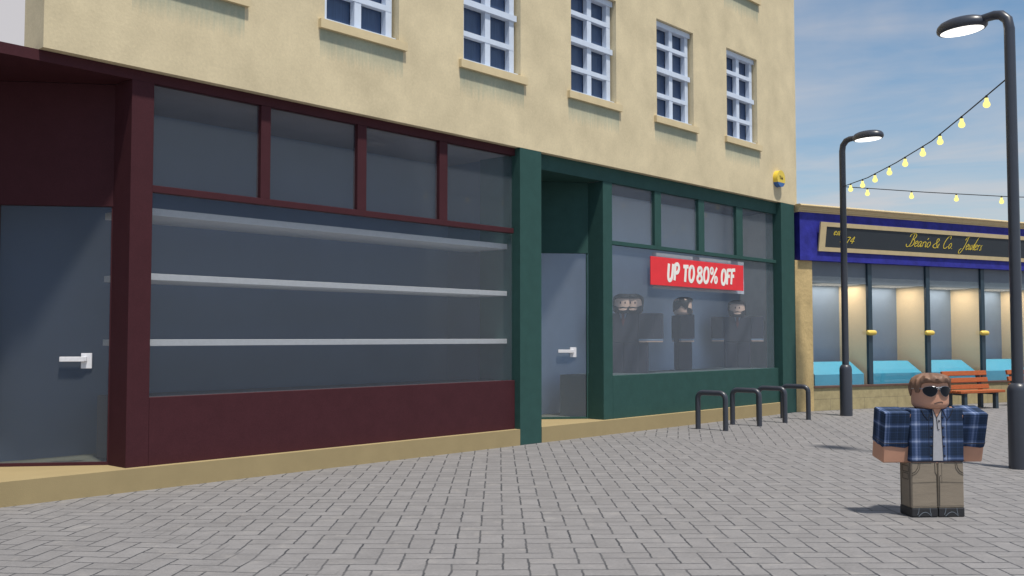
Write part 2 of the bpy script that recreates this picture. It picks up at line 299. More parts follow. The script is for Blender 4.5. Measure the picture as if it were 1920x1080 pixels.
# ------------------------------------------------------------------ helpers
WM = {}
def tag(o, label=None, cat=None, group=None, kind=None):
    if label: o['label'] = label
    if cat: o['category'] = cat
    if group: o['group'] = group
    if kind: o['kind'] = kind
    return o
def thing(name, label, cat, loc=(0, 0, 0), rz=0.0, group=None):
    o = bpy.data.objects.new(name, None); COL.objects.link(o); o.empty_display_size = 0.2
    o.location = loc; o.rotation_euler = (0, 0, rz)
    WM[o] = Matrix.Translation(loc) @ Matrix.Rotation(rz, 4, 'Z')
    return tag(o, label, cat, group)
class MB:
    def __init__(s): s.bm = bmesh.new(); s.uv = None
    def box(s, x0, x1, y0, y1, z0, z1, bev=0.0, mat=None, seg=1):
        r = bmesh.ops.create_cube(s.bm, size=1.0)
        vs = r['verts']
        for v in vs: v.co = Vector((x0 + (v.co.x + .5) * (x1 - x0), y0 + (v.co.y + .5) * (y1 - y0), z0 + (v.co.z + .5) * (z1 - z0)))
        if bev:
            es = list({e for v in vs for e in v.link_edges})
            rr = bmesh.ops.bevel(s.bm, geom=es, offset=bev, segments=seg, affect='EDGES', profile=0.5)
            vs = list({v for f in rr['faces'] for v in f.verts} | {v for v in vs if v.is_valid})
        if mat is not None:
            for v in vs: v.co = mat @ v.co
        return s
    def prism(s, pts, ext, mat=None):
        """closed polygon of 3-D points swept by vector ext"""
        e = Vector(ext); a = [Vector(p) for p in pts]; b = [p + e for p in a]
        if mat is not None: a = [mat @ p for p in a]; b = [mat @ p for p in b]
        va = [s.bm.verts.new(p) for p in a]; vb = [s.bm.verts.new(p) for p in b]
        s.bm.faces.new(va); s.bm.faces.new(list(reversed(vb)))
        n = len(va)
        for i in range(n): s.bm.faces.new((va[i], vb[i], vb[(i + 1) % n], va[(i + 1) % n]))
        return s
    def tube(s, pts, r, seg=12, cap=True):
        pts = [Vector(p) for p in pts]; rings = []
        rad = r if isinstance(r, (list, tuple)) else [r] * len(pts)
        up = None
        for i, p in enumerate(pts):
            d = (pts[min(i + 1, len(pts) - 1)] - pts[max(i - 1, 0)]).normalized()
            if up is None:
                up = Vector((0, 0, 1)) if abs(d.z) < .9 else Vector((1, 0, 0))
            a = d.cross(up).normalized(); b2 = a.cross(d).normalized(); up = b2
            rings.append([s.bm.verts.new(p + rad[i] * (math.cos(q) * a + math.sin(q) * b2)) for q in [2 * math.pi * k / seg for k in range(seg)]])
        for A, B in zip(rings, rings[1:]):
            for k in range(seg): s.bm.faces.new((A[k], A[(k + 1) % seg], B[(k + 1) % seg], B[k]))
        if cap: s.bm.faces.new(list(reversed(rings[0]))); s.bm.faces.new(rings[-1])
        return s
    def lathe(s, prof, seg=24, mat=None, sx=1, sy=1):
        rings = []
        for r, z in prof:
            if r < 1e-5: p = Vector((0, 0, z)); rings.append([s.bm.verts.new(mat @ p if mat else p)]); continue
            ring = []
            for k in range(seg):
                p = Vector((sx * r * math.cos(2 * math.pi * k / seg), sy * r * math.sin(2 * math.pi * k / seg), z))
                ring.append(s.bm.verts.new(mat @ p if mat else p))
            rings.append(ring)
        for A, B in zip(rings, rings[1:]):
            for k in range(seg):
                k2 = (k + 1) % seg
                if len(A) == 1: s.bm.faces.new((A[0], B[k2], B[k]))
                elif len(B) == 1: s.bm.faces.new((A[k], A[k2], B[0]))
                else: s.bm.faces.new((A[k], A[k2], B[k2], B[k]))
        if len(rings[0]) > 1: s.bm.faces.new(list(reversed(rings[0])))
        if len(rings[-1]) > 1: s.bm.faces.new(rings[-1])
        return s
    def ribbon(s, pts, widths, O, ex, ez, nrm, th):
        """flat pen stroke in the plane (O, ex, ez), th thick along nrm"""
        n = len(pts); Lf, Rt = [], []
        for i in range(n):
            x0, y0 = pts[max(i - 1, 0)]; x1, y1 = pts[min(i + 1, n - 1)]
            dx, dy = x1 - x0, y1 - y0; l = math.hypot(dx, dy) or 1
            w = widths[i] / 2; px, py = pts[i]
            Lf.append((px - dy / l * w, py + dx / l * w)); Rt.append((px + dy / l * w, py - dx / l * w))
        P = lambda q, h: s.bm.verts.new(O + ex * q[0] + ez * q[1] + nrm * h)
        lf, rf = [P(q, th) for q in Lf], [P(q, th) for q in Rt]
        lb, rb = [P(q, 0) for q in Lf], [P(q, 0) for q in Rt]
        for i in range(n - 1):
            s.bm.faces.new((lf[i], rf[i], rf[i + 1], lf[i + 1])); s.bm.faces.new((lb[i], lb[i + 1], rb[i + 1], rb[i]))
            s.bm.faces.new((lf[i], lf[i + 1], lb[i + 1], lb[i])); s.bm.faces.new((rf[i], rb[i], rb[i + 1], rf[i + 1]))
        s.bm.faces.new((lf[0], lb[0], rb[0], rf[0])); s.bm.faces.new((lf[-1], rf[-1], rb[-1], lb[-1]))
        return s
    def uvbox(s):
        s.bm.normal_update()
        l = s.bm.loops.layers.uv.verify()
        for f in s.bm.faces:
            n = f.normal; ax = max(range(3), key=lambda i: abs(n[i]))
            for lp in f.loops:
                c = lp.vert.co
                lp[l].uv = ((c.y + .11, c.z) if ax == 0 else (c.x, c.z) if ax == 1 else (c.x, c.y))
        return s
    def xform(s, mat):
        for v in s.bm.verts: v.co = mat @ v.co
        return s
    def merge(s, other):
        me = bpy.data.meshes.new('t'); other.bm.to_mesh(me); s.bm.from_mesh(me); bpy.data.meshes.remove(me); return s
    def build(s, name, mat, parent=None, local=False, smooth=False, label=None):
        root = parent
        while root is not None and root.parent is not None: root = root.parent
        if root is not None and not local:
            inv = WM[root].inverted()
            for v in s.bm.verts: v.co = inv @ v.co
        bmesh.ops.recalc_face_normals(s.bm, faces=s.bm.faces)
        me = bpy.data.meshes.new(name); s.bm.to_mesh(me); s.bm.free()
        me.materials.append(mat)
        if smooth:
            for p in me.polygons: p.use_smooth = True
            me.set_sharp_from_angle(angle=R(40))
        o = bpy.data.objects.new(name, me); COL.objects.link(o)
        if parent is not None: o.parent = parent
        if label: o['label'] = label
        return o
def B(*a, **k): return MB().box(*a, **k)
def copy_tree(o, parent=None):
    c = o.copy(); COL.objects.link(c)
    if parent is not None: c.parent = parent
    for ch in list(o.children): copy_tree(ch, c)
    return c
def crom(pts, n=6):
    """Catmull-Rom through 2-D or 3-D points"""
    P = [Vector(p).to_3d() for p in pts]; out = []
    for i in range(len(P) - 1):
        a, b, c, d = P[max(i - 1, 0)], P[i], P[i + 1], P[min(i + 2, len(P) - 1)]
        for k in range(n):
            t = k / n
            out.append(.5 * (2 * b + (c - a) * t + (2 * a - 5 * b + 4 * c - d) * t * t + (3 * b - a - 3 * c + d) * t ** 3))
    out.append(P[-1]); return out

# ------------------------------------------------------------------ ground
g = MB(); v = [g.bm.verts.new(p) for p in ((-160, -160, 0), (220, -160, 0), (220, 220, 0), (-160, 220, 0))]; g.bm.faces.new(v)
tag(g.build('ground', M['paving']), 'grey herringbone paved street surface', None, None, 'structure')

# ------------------------------------------------------------------ main building
bld = thing('shop_building', 'cream rendered building with maroon and green shopfronts below rows of white sash windows', 'building', (16, 0.3, 0))
ZB = 5.977                                   # underside of the upper wall
# upper wall with window openings
WX = [(7.06 + 3.2905 * i, 8.708 + 3.2905 * i) for i in range(6)]
WZ = [(7.436, 9.797), (11.52, 13.88)]
XL, XR, ZT = 5.745, 27.46, 15.2
uw = MB()
xs = sorted({XL, XR, *[a for w in WX for a in w]}); zs = sorted({ZB, ZT, *[a for w in WZ for a in w]})
for i in range(len(xs) - 1):
    for j in range(len(zs) - 1):
        hole = any(abs(xs[i] - w[0]) < 1e-6 for w in WX) and any(abs(zs[j] - w[0]) < 1e-6 for w in WZ)
        x0, x1, z0, z1 = xs[i], xs[i + 1], zs[j], zs[j + 1]
        f = uw.bm.faces.new
        V = lambda x, y, z: uw.bm.verts.new((x, y, z))
        if not hole: f((V(x0, 0, z0), V(x1, 0, z0), V(x1, 0, z1), V(x0, 0, z1)))
        else:
            D = 0.34
            f((V(x0, 0, z0), V(x0, D, z0), V(x0, D, z1), V(x0, 0, z1))); f((V(x1, 0, z1), V(x1, D, z1), V(x1, D, z0), V(x1, 0, z0)))
            f((V(x0, 0, z1), V(x0, D, z1), V(x1, D, z1), V(x1, 0, z1))); f((V(x1, 0, z0), V(x1, D, z0), V(x0, D, z0), V(x0, 0, z0)))
            f((V(x0, D, z0), V(x1, D, z0), V(x1, D, z1), V(x0, D, z1)))
T = 0.6
for q in (((XL, 0, ZB), (XL, T, ZB), (XL, T, ZT), (XL, 0, ZT)), ((XR, 0, ZB), (XR, 0, ZT), (XR, T, ZT), (XR, T, ZB)),
          ((XL, 0, ZT), (XL, T, ZT), (XR, T, ZT), (XR, 0, ZT)), ((XL, T, ZB), (XR, T, ZB), (XR, T, ZT), (XL, T, ZT)), ((XL, 0, ZB), (XR, 0, ZB), (XR, T, ZB), (XL, T, ZB))):
    uw.bm.faces.new([uw.bm.verts.new(p) for p in q])
bmesh.ops.remove_doubles(uw.bm, verts=uw.bm.verts, dist=1e-4)
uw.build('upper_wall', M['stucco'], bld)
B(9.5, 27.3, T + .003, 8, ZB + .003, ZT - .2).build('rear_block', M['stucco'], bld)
# windows
def window(x0, z0):
    w, h = 1.648, 2.361
    fy0, fy1, py = 0.13, 0.25, 0.265
    fr = MB()
    fr.box(x0 + .002, x0 + .14, fy0, fy1, z0 + .004, z0 + h - .004)                # left stile
    fr.box(x0 + w - .20, x0 + w - .06, fy0, fy1, z0 + .004, z0 + h - .004)         # right stile
    fr.box(x0 + w / 2 - .085, x0 + w / 2 + .065, fy0 + .003, fy1 - .003, z0 + .004, z0 + h - .004)
    for zz, hh, pr, xr in ((z0 + h - .13, .12, -.04, .02), (z0 + 1.74, .10, .0, .07), (z0 + 1.12, .12, -.04, .02), (z0 + .52, .10, .0, .07)):
        fr.box(x0 + .002, x0 + w - xr, fy0 + pr - .004, fy1 - .006, zz, zz + hh)
    fr.box(x0 + .002, x0 + w - .05, fy0 - .10, fy1, z0 + .003, z0 + .035)
    f = fr.build('window', M['white'], bld)
    B(x0 + .002, x0 + w - .002, py, py + .03, z0 + .003, z0 + h - .003).build('pane', M['navy_pane'], f)
    B(x0 - .127, x0 + w + .15, -.075, -.0005, z0 - .171, z0 - .02).box(x0 + .003, x0 + w - .003, -.0005, .12, z0 - .03, z0 + .002).build('sill', M['sill'], f)
    return f
for z in (WZ[0][0], WZ[1][0]):
    for i in range(6): window(WX[i][0], z)
# plinth and pilasters
ZP = 0.317
B(0, 15.274, 0, 2.3, 0, ZP).build('plinth', M['plinth'], bld)
B(15.942, 26.478, 0, 2.3, 0, ZP).build('plinth', M['plinth'], bld)
B(15.276, 15.94, 0.0, 1.12, 0, ZB - .002, bev=.006).build('pilaster', M['green'], bld)
B(26.48, 27.28, 0.0, 0.5, 0, ZB - .002, bev=.006).build('pilaster', M['green'], bld)
FY = 0.14
PY = 0.225
# maroon shopfront
def part(name, mat, *a, **k): return B(*a, **k).build(name, mat, bld)
mf = part('fascia', M['maroon'], 1.0, 15.274, FY, FY + .13, 5.826, ZB - .003)
part('door_pillar', M['maroon'], 7.07, 7.41, FY + .002, .64, ZP, 5.828, bev=.004)
part('stall_riser', M['maroon'], 7.412, 15.27, FY, .25, ZP, 1.287, bev=.004)
part('transom', M['maroon'], 7.411, 15.24, FY + .004, FY + .12, 4.243, 4.344, bev=.004)
for a, b in ((9.24, 9.42), (11.2, 11.4), (13.165, 13.375)):
    part('mullion', M['maroon'], a, b, FY + .008, FY + .13, 4.345, 5.825, bev=.004)
xe = [7.411, 9.239, 9.421, 11.199, 11.401, 13.164, 13.376, 15.274]
for i in range(0, 8, 2): part('glass_pane', M['glass'], xe[i], xe[i + 1], PY, PY + .008, 4.345, 5.825)
part('glass_pane', M['glass'], 7.412, 15.274, PY, PY + .008, 1.288, 4.242)
# green shopfront
part('fascia', M['green'], 15.942, 26.478, FY, FY + .13, 5.648, ZB - .003)
part('door_pillar', M['green'], 18.246, 18.59, FY + .002, .57, ZP, 5.647, bev=.004)
part('stall_riser', M['green'], 18.592, 26.478, FY, .25, ZP, 1.283, bev=.004)
part('transom', M['green'], 18.591, 26.44, FY + .004, FY + .12, 4.245, 4.335, bev=.004)
for a, b in ((20.32, 20.595), (22.3, 22.58), (24.21, 24.555)):
    part('mullion', M['green'], a, b, FY + .008, FY + .13, 4.336, 5.647, bev=.004)
xe = [18.591, 20.319, 20.596, 22.299, 22.581, 24.209, 24.556, 26.40]
for i in range(0, 8, 2): part('glass_pane', M['glass2'], xe[i], xe[i + 1], PY, PY + .008, 4.336, 5.647)
part('glass_pane', M['glass2'], 18.592, 26.40, PY, PY + .008, 1.284, 4.244)
# angled door recesses
def shop_door(P, paint, gl, top, slen):
    dm = Matrix.Translation((P[0], P[1], 0)) @ Matrix.Rotation(R(140), 4, 'Z')   # local x along the panel, local +y towards the street
    MB().box(.0, slen, -.12, .0, 4.045, top - .002, mat=dm).build('door_header', paint, bld)
    MB().box(1.62, slen, -.12, -.001, ZP + .001, 4.044, mat=dm).build('door_side_panel', paint, bld)
    d = MB()
    d.box(.004, .036, -.08, -.01, ZP + .002, 4.043, mat=dm); d.box(1.57, 1.618, -.08, -.01, ZP + .002, 4.043, mat=dm)
    d.box(.036, 1.57, -.08, -.01, ZP + .002, ZP + .045, mat=dm)
    o = d.build('shop_door', paint, bld)
    MB().box(.037, 1.569, -.05, -.042, ZP + .046, 4.042, mat=dm).build('door_glass', gl, o)
    h = MB()
    h.box(.272, .42, -.041, -.015, 1.70, 1.92, mat=dm, bev=.003); h.box(.335, .375, -.015, .035, 1.81, 1.87, mat=dm)
    h.box(.36, .70, .005, .045, 1.80, 1.87, mat=dm, bev=.004)
    h.build('handle', M['metal_white'], o)
    return o
shop_door((7.085, .643), M['maroon'], M['glass'], 5.83, 2.4)
shop_door((18.243, .565), M['green'], M['glass2'], 5.83, 2.35)
MB().prism([(1, .271, 5.828), (7.068, .271, 5.828), (7.068, .62, 5.828), (5.2, 2.19, 5.828), (1, 2.19, 5.828)], (0, 0, .018)).build('recess_ceiling', M['maroon'], bld)
MB().prism([(15.942, .271, 5.65), (18.244, .271, 5.65), (18.244, .55, 5.65), (16.42, 2.09, 5.65), (15.942, 2.09, 5.65)], (0, 0, .018)).build('recess_ceiling', M['green'], bld)
# interior shell
part('room_ceiling', M['room_ceil'], 1.0, 29.4, .272, 2.7, 5.848, 5.96)
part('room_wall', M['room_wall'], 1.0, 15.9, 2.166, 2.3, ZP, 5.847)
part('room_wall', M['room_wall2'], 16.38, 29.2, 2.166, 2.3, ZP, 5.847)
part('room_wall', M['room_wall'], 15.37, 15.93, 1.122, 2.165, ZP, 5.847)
MB().prism([(1, .66, ZP), (5.5, 1.98, ZP), (7.06, .70, ZP), (7.36, .3, ZP), (15.27, .3, ZP), (15.27, 2.165, ZP), (1, 2.165, ZP)], (0, 0, .006)).build('room_floor', M['room_floor'], bld)
MB().prism([(16.45, 2.15, ZP), (18.24, .64, ZP), (18.6, .3, ZP), (26.47, .3, ZP), (26.47, 2.165, ZP)], (0, 0, .006)).build('room_floor', M['room_floor'], bld)

MB().prism([(27.25, .51, ZP), (27.40, .51, ZP), (28.1, 2.165, ZP), (27.95, 2.165, ZP)], (0, 0, 5.52)).build('room_side_wall', M['pale_rock'], bld)
# shelves inside the maroon shop
for z0, z1, lab in ((3.935, 4.04, 'topmost of three long white shelves behind the maroon shop window'), (2.985, 3.08, 'middle of three long white shelves behind the maroon shop window'), (2.02, 2.115, 'lowest of three long white shelves behind the maroon shop window')):
    tag(B(7.36, 15.35, .36, 1.47, z0, z1, bev=.004).build('shelf', M['shelf']), lab, 'shelf', 'long white shelves in the maroon shop')
tag(B(7.33, 15.3, .28, 1.55, ZP + .007, 1.272, bev=.006).build('display_platform', M['platform']), 'long brown grey display platform behind the maroon stall riser', 'platform')
tag(B(18.46, 26.42, .28, 1.57, ZP + .007, 1.279, bev=.006).build('display_platform', M['platform2']), 'long dark green grey display platform under the suited mannequins', 'platform')

# ------------------------------------------------------------------ jewellers
J0 = (27.956, -.188, 0)
jw = thing('jewellery_shop', 'low blue fronted jewellery shop with cream cornice and wide showcase windows', 'building', J0, R(-20))
def jp(name, mat, *a, parent=None, **k): return B(*a, **k).build(name, mat, parent or jw, local=True)
EN = 11.76
jp('stone_pier', M['rock'], -.64, .03, 0, .35, 0, 4.384)
jp('stone_pier', M['rock'], 10.9, EN, 0, .35, 0, 4.384)
jp('side_wall', M['rock'], -.64, -.44, .352, 7, 0, 5.98)
jp('side_wall', M['rock'], EN - .2, EN, .352, 7, 0, 5.98)
jp('fascia', M['blue'], -.53, EN - .1, -.1, .3, 4.386, 5.785)
cp = [(.05, 5.786), (-.12, 5.786), (-.125, 5.82), (-.16, 5.83), (-.165, 5.86), (-.19, 5.885), (-.2, 5.92), (-.24, 5.935), (-.255, 5.965), (-.24, 5.995), (-.2, 6.01), (.05, 6.01)]
MB().prism([(-.62, y, z) for y, z in cp], (EN + .6, 0, 0)).build('cornice', M['cornice'], jw, local=True, smooth=False)
jp('roof', M['bulkhead'], -.44, EN - .2, .301, 7, 5.6, 5.95)
jp('low_wall', M['blocks'], .031, 10.899, .02, .3, 0, .665)
jp('window_ledge', M['sill_brown'], .032, 10.898, -.02, .32, .666, .725, bev=.004)
jp('bulkhead', M['bulkhead'], .031, 10.899, .12, .3, 3.80, 4.384)
jp('showcase_ceiling', M['bulkhead'], .031, 10.899, .12, 1.3, 3.76, 3.799)
jp('showcase_floor', M['jwall'], .031, 10.899, .321, 1.3, .5, .70)
jp('back_wall', M['jwall'], .031, 10.899, 1.25, 1.3, .701, 3.759)
MUL = (2.435, 5.0, 7.61, 10.2)
for s in MUL:
    m = jp('mullion', M['mullion'], s - .09, s + .09, .04, .14, .726, 4.384, bev=.01)
    MB().lathe([(0, -.18), (.05, -.175), (.075, -.14), (.08, 0), (.075, .14), (.05, .175), (0, .18)], 16, Matrix.Translation((s, .01, 2.285)) @ Matrix.Rotation(R(90), 4, 'Y')).build('knob', M['gold'], m, local=True, smooth=True)
    jp('partition', M['partition'], s - .05, s + .05, .16, 1.249, .702, 3.758)
MB().lathe([(0, -.18), (.05, -.175), (.075, -.14), (.08, 0), (.075, .14), (.05, .175), (0, .18)], 16, Matrix.Translation((-.09, .12, 2.285)) @ Matrix.Rotation(R(90), 4, 'Y')).build('knob', M['gold'], jw, local=True, smooth=True)
ed = [.032, *[x for s in MUL for x in (s - .091, s + .091)], 10.898]
for i in range(0, 10, 2): jp('glass_pane', M['jglass'], ed[i], ed[i + 1], .085, .093, .727, 3.95)
for s in (1.55, 4.0, 6.6, 9.2):  # enlarged glowing panel and area lamp, added to light each showcase evenly
    o = MB().box(s - .76, s + .76, .34, 1.16, 3.742, 3.759).build('added_light_panel', emis('added_fill', (1, .95, .85), 0.32), jw, local=True)
    ld = bpy.data.lights.new('added_fill', 'AREA'); ld.shape = 'RECTANGLE'; ld.size = 1.5; ld.size_y = .8; ld.energy = 19; ld.color = (1, .90, .75)
    lo = bpy.data.objects.new('added_fill', ld); COL.objects.link(lo); lo.parent = o; lo.location = (s, .75, 3.73)
# sign board leaning forward at the top
tm = Matrix.Translation((0, -.102, 4.672)) @ Matrix.Rotation(math.atan2(.115, .85), 4, 'X')
sb = MB().box(.17, 10.95, -.03, 0, 0, .855, mat=tm).build('sign_board', M['board'], jw, local=True)
fr = MB()
for a in ((.15, 10.97, 0, .125), (.15, 10.97, .73, .858), (.15, .39, .126, .729), (10.73, 10.97, .126, .729)): fr.box(a[0], a[1], -.05, -.001, a[2], a[3], mat=tm)
fr.build('sign_frame', M['cornice'], sb, local=True)

# script lettering: each letter is a list of pen strokes (x, y) with x-height 0.42 and capitals 1.0
SCR = {
 'B': (.78, [[(.02, .16), (.0, .05), (.10, -.04), (.28, .0), (.42, .28), (.50, .7), (.56, .98)], [(.16, .72), (.22, .9), (.42, 1.0), (.68, .98), (.76, .82), (.66, .62), (.44, .54)], [(.44, .54), (.66, .5), (.72, .3), (.62, .08), (.42, .0), (.3, .02)]]),
 'e': (.34, [[(.05, .2), (.22, .26), (.29, .36), (.22, .43), (.1, .36), (.04, .18), (.08, .03), (.18, .0), (.32, .12)]]),
 'a': (.40, [[(.32, .36), (.22, .43), (.08, .32), (.03, .12), (.1, .0), (.22, .1), (.34, .40)], [(.34, .40), (.29, .12), (.33, .0), (.42, .1)]]),
 'r': (.32, [[(.06, .40), (.10, .2), (.07, .0)], [(.08, .2), (.18, .38), (.28, .42), (.31, .36)]]),
 'i': (.20, [[(.08, .41), (.06, .14), (.09, .0), (.19, .1)], [(.13, .58), (.22, .72)]]),
 'o': (.38, [[(.22, .42), (.08, .34), (.03, .14), (.12, .0), (.26, .08), (.33, .28), (.24, .42), (.16, .38)]]),
 '&': (.66, [[(.62, .38), (.56, .14), (.38, .0), (.18, .0), (.06, .12), (.14, .28), (.36, .44), (.5, .62), (.46, .78), (.34, .76), (.3, .58), (.38, .3), (.5, .06), (.62, .02)]]),
 'C': (.72, [[(.72, .74), (.74, .92), (.62, 1.0), (.38, .86), (.16, .52), (.1, .2), (.22, .0), (.44, .02), (.62, .16)]]),
 '.': (.18, [[(.06, .04), (.08, .0), (.11, .03)]]),
 'J': (.62, [[(.34, .74), (.42, .9), (.6, 1.0), (.78, 1.02)], [(.66, 1.0), (.54, .6), (.36, .1), (.14, -.24), (-.06, -.32), (-.16, -.22), (-.08, -.04), (.1, .08)]]),
 'w': (.54, [[(.06, .40), (.07, .1), (.14, .0), (.24, .14), (.29, .40)], [(.29, .40), (.28, .12), (.36, .0), (.46, .16), (.5, .42)]]),
 'l': (.24, [[(.12, .12), (.26, .6), (.44, 1.0), (.52, 1.06)], [(.14, .5), (.08, .14), (.12, .0), (.22, .1)]]),
 's': (.30, [[(.04, .06), (.12, .0), (.22, .08), (.16, .24), (.2, .38), (.28, .42)]]),
 't': (.26, [[(.16, .74), (.1, .3), (.08, .06), (.16, .0), (.24, .08)], [(.04, .44), (.26, .48)]]),
 '1': (.24, [[(.06, .52), (.16, .62)], [(.16, .62), (.12, .3), (.08, .0)]]),
 '7': (.40, [[(.06, .58), (.22, .62), (.38, .6)], [(.38, .6), (.24, .3), (.12, -.1), (.06, -.26)]]),
 '4': (.46, [[(.34, .72), (.18, .42), (.04, .2), (.24, .18), (.44, .2)], [(.38, .66), (.3, .3), (.24, -.08)]]),
}
def script(mb, text, s0, s1, z, size, pen, shear=.28):
    adv = sum(SCR[c][0] if c != ' ' else .3 for c in text); k = (s1 - s0) / adv
    x = 0
    for c in text:
        if c == ' ': x += .3; continue
        wd, strokes = SCR[c]
        for st in strokes:
            pts = [((q.x + x) * k + (q.y * size) * shear, q.y * size) for q in crom(st, 7)]
            ws = []
            for i in range(len(pts)):
                a, b = pts[max(i - 1, 0)], pts[min(i + 1, len(pts) - 1)]
                th = math.atan2(b[1] - a[1], b[0] - a[0]); ws.append(pen * (.42 + .75 * abs(math.sin(th - R(30)))))
            ws[0] *= .6; ws[-1] *= .6
            mb.ribbon(pts, ws, tm @ Vector((s0, -.031, z)), (tm.to_3x3() @ Vector((1, 0, 0))), (tm.to_3x3() @ Vector((0, 0, 1))), (tm.to_3x3() @ Vector((0, -1, 0))), .006)
        x += wd
for a in (('Beario', 3.78, 4.86, .30, .40, .025), ('&', 4.95, 5.26, .30, .36, .027), ('Co.', 5.42, 5.90, .30, .40, .025),
          ('Jewlers', 6.28, 7.28, .30, .40, .024), ('est.', .70, 1.02, .50, .25, .024), ('1774', .96, 1.56, .29, .27, .026)):
    lt = MB(); script(lt, *a); lt.build('lettering', M['gold_ink'], sb, local=True)

# cyan display counters
CE = [(.2, 2.2), (2.6, 4.73), (5.18, 7.27), (7.80, 9.9)]
for (a, b), lab in zip(CE, ('cyan sloped display counter behind the lamp post, leftmost in the jewellery window', 'cyan sloped display counter between the lamp post and the man with sunglasses', 'cyan sloped display counter behind the left wooden bench', 'cyan sloped display counter at the right, nearest the big lamp post')):
    c = MB().prism([(a, .12, .703), (a, .12, 1.045), (a, .66, 1.40), (a, 1.0, 1.40), (a, 1.0, .703)], (b - a, 0, 0))
    c.xform(Matrix.Translation(J0) @ Matrix.Rotation(R(-20), 4, 'Z'))
    tag(c.build('display_counter', M['cyan']), lab, 'counter', 'cyan counters in the jewellery window')

# ------------------------------------------------------------------ benches
def bench(center, label):
    loc = Matrix.Translation(J0) @ Matrix.Rotation(R(-20), 4, 'Z') @ Vector((center, -1.45, 0))
    t = thing('bench', label, 'bench', loc, R(-20), 'slatted benches by the jewellery shop')
    hl = 1.0
    for z, y, tl in ((1.05, .30, 12), (.845, .255, 12), (.64, .21, 12)):
        MB().box(-hl, hl, -.035, .035, -.07, .07, bev=.008, mat=Matrix.Translation((0, y, z)) @ Matrix.Rotation(R(-tl), 4, 'X')).build('back_slat', M['slat'], t, local=True)
    for y in (-.30, -.13, .04): MB().box(-hl, hl, y - .078, y + .078, .485, .56, bev=.008).build('seat_slat', M['slat'], t, local=True)
    for x in (-.72, .68):
        MB().box(x - .065, x + .065, -.33, -.21, 0, .42, bev=.008).build('leg', M['bench_leg'], t, local=True)
        MB().box(x - .065, x + .065, .19, .31, 0, .42, bev=.008).build('leg', M['bench_leg'], t, local=True)
        MB().box(x - .065, x + .065, -.33, .31, .421, .484, bev=.004).build('seat_bearer', M['bench_leg'], t, local=True)
        MB().prism([(x - .065, .19, .485), (x - .065, .27, .485), (x - .065, .39, 1.08), (x - .065, .34, 1.08)], (.13, 0, 0)).build('back_post', M['bench_leg'], t, local=True)
bench(5.06, 'orange slatted bench with slate legs just behind the man with sunglasses')
bench(8.05, 'orange slatted bench partly hidden behind the big lamp post')

# ------------------------------------------------------------------ bike racks
RK = [(20.767, 'charcoal bicycle hoop nearest the camera, leftmost of the row'), (22.37, 'charcoal bicycle hoop, second from the left in the row'), (23.69, 'charcoal bicycle hoop, third from the left in the row'), (25.0, 'charcoal bicycle hoop farthest along, beside the end pilaster')]
rack0 = None
for x, lab in RK:
    if rack0 is None:
        h, r0, hw = .855, .14, .365
        pts = [(0, -hw, 0), (0, -hw, h - r0)]
        for k in range(1, 7): a = R(180 - 15 * k); pts.append((0, -hw + r0 + r0 * math.cos(a), h - r0 + r0 * math.sin(a)))
        for k in range(0, 6): a = R(90 - 15 * k); pts.append((0, hw - r0 + r0 * math.cos(a), h - r0 + r0 * math.sin(a)))
        pts += [(0, hw, h - r0), (0, hw, 0)]
        rack0 = o = MB().tube(pts, .062, 16).build('bike_rack', M['pipe'], smooth=True)
    else: o = rack0.copy(); COL.objects.link(o)
    o.location = (x, -1.088, 0); tag(o, lab, 'bike rack', 'bicycle hoops by the green shop')

# ------------------------------------------------------------------ street lamps
def lamp(loc, head, label):
    t = thing('street_lamp', label, 'street lamp', loc, R(head), 'charcoal street lamps')
    MB().lathe([(.166, 0), (.166, 1.27), (.16, 1.31), (.14, 1.36), (.11, 1.39), (.088, 1.40)], 32).build('base', M['pipe'], t, local=True, smooth=True)
    MB().tube([(0, 0, 1.38), (0, 0, 7.3), (.03, 0, 7.46), (.14, 0, 7.57), (.26, 0, 7.6), (.52, 0, 7.6)], [.092, .086, .084, .082, .078, .068], 20).build('pole', M['pipe'], t, local=True, smooth=True)
    hm = Matrix.Translation((.88, 0, 7.58)) @ Matrix.Diagonal((1.13, .74, 1.1, 1))
    hd = MB().lathe([(.33, -.085), (.375, -.085), (.402, -.06), (.41, -.02), (.395, .03), (.35, .075), (.27, .105), (.14, .125), (0, .13)], 36, hm).build('lamp_head', M['pipe'], t, local=True, smooth=True)
    MB().lathe([(0, -.10), (.33, -.092), (.345, -.086), (.345, -.08), (0, -.08)], 36, hm).build('light_panel', M['lamp_glow'], hd, local=True)
    return t
lamp((18.03, -8.47, 0), 73, 'tall charcoal street lamp near the right edge, in front of the shops')
lamp((26.96, -1.62, 0), 253, 'tall charcoal street lamp beside the jewellery shop sign')

# ------------------------------------------------------------------ string lights
def string(P, d, cable, bulbs, label):
    t = thing('string_lights', label, 'string lights', P, 0, 'strings of festoon bulbs')
    at = lambda s, z: Vector(P) + Vector(d) * s + Vector((0, 0, z))
    MB().tube([at(s, z) for s, z in cable], .012, 8).build('cable', M['cable'], t)
    proto = None
    for s, z in bulbs:
        zc = [c for c in cable]; 
        for (s0, z0), (s1, z1) in zip(cable, cable[1:]):
            if s0 <= s <= s1: zt = z0 + (z1 - z0) * (s - s0) / (s1 - s0)
        q = at(s, zt)
        m = MB().lathe([(0, -.215), (.03, -.21), (.055, -.19), (.064, -.16), (.056, -.125), (.036, -.095), (.03, -.04)], 16, Matrix.Translation(q))
        b = m.build('bulb', M['bulb'], t, smooth=True)
        MB().lathe([(.022, -.04), (.022, .0), (.012, .012)], 12, Matrix.Translation(q)).build('bulb_cap', M['cable'], b, smooth=True)
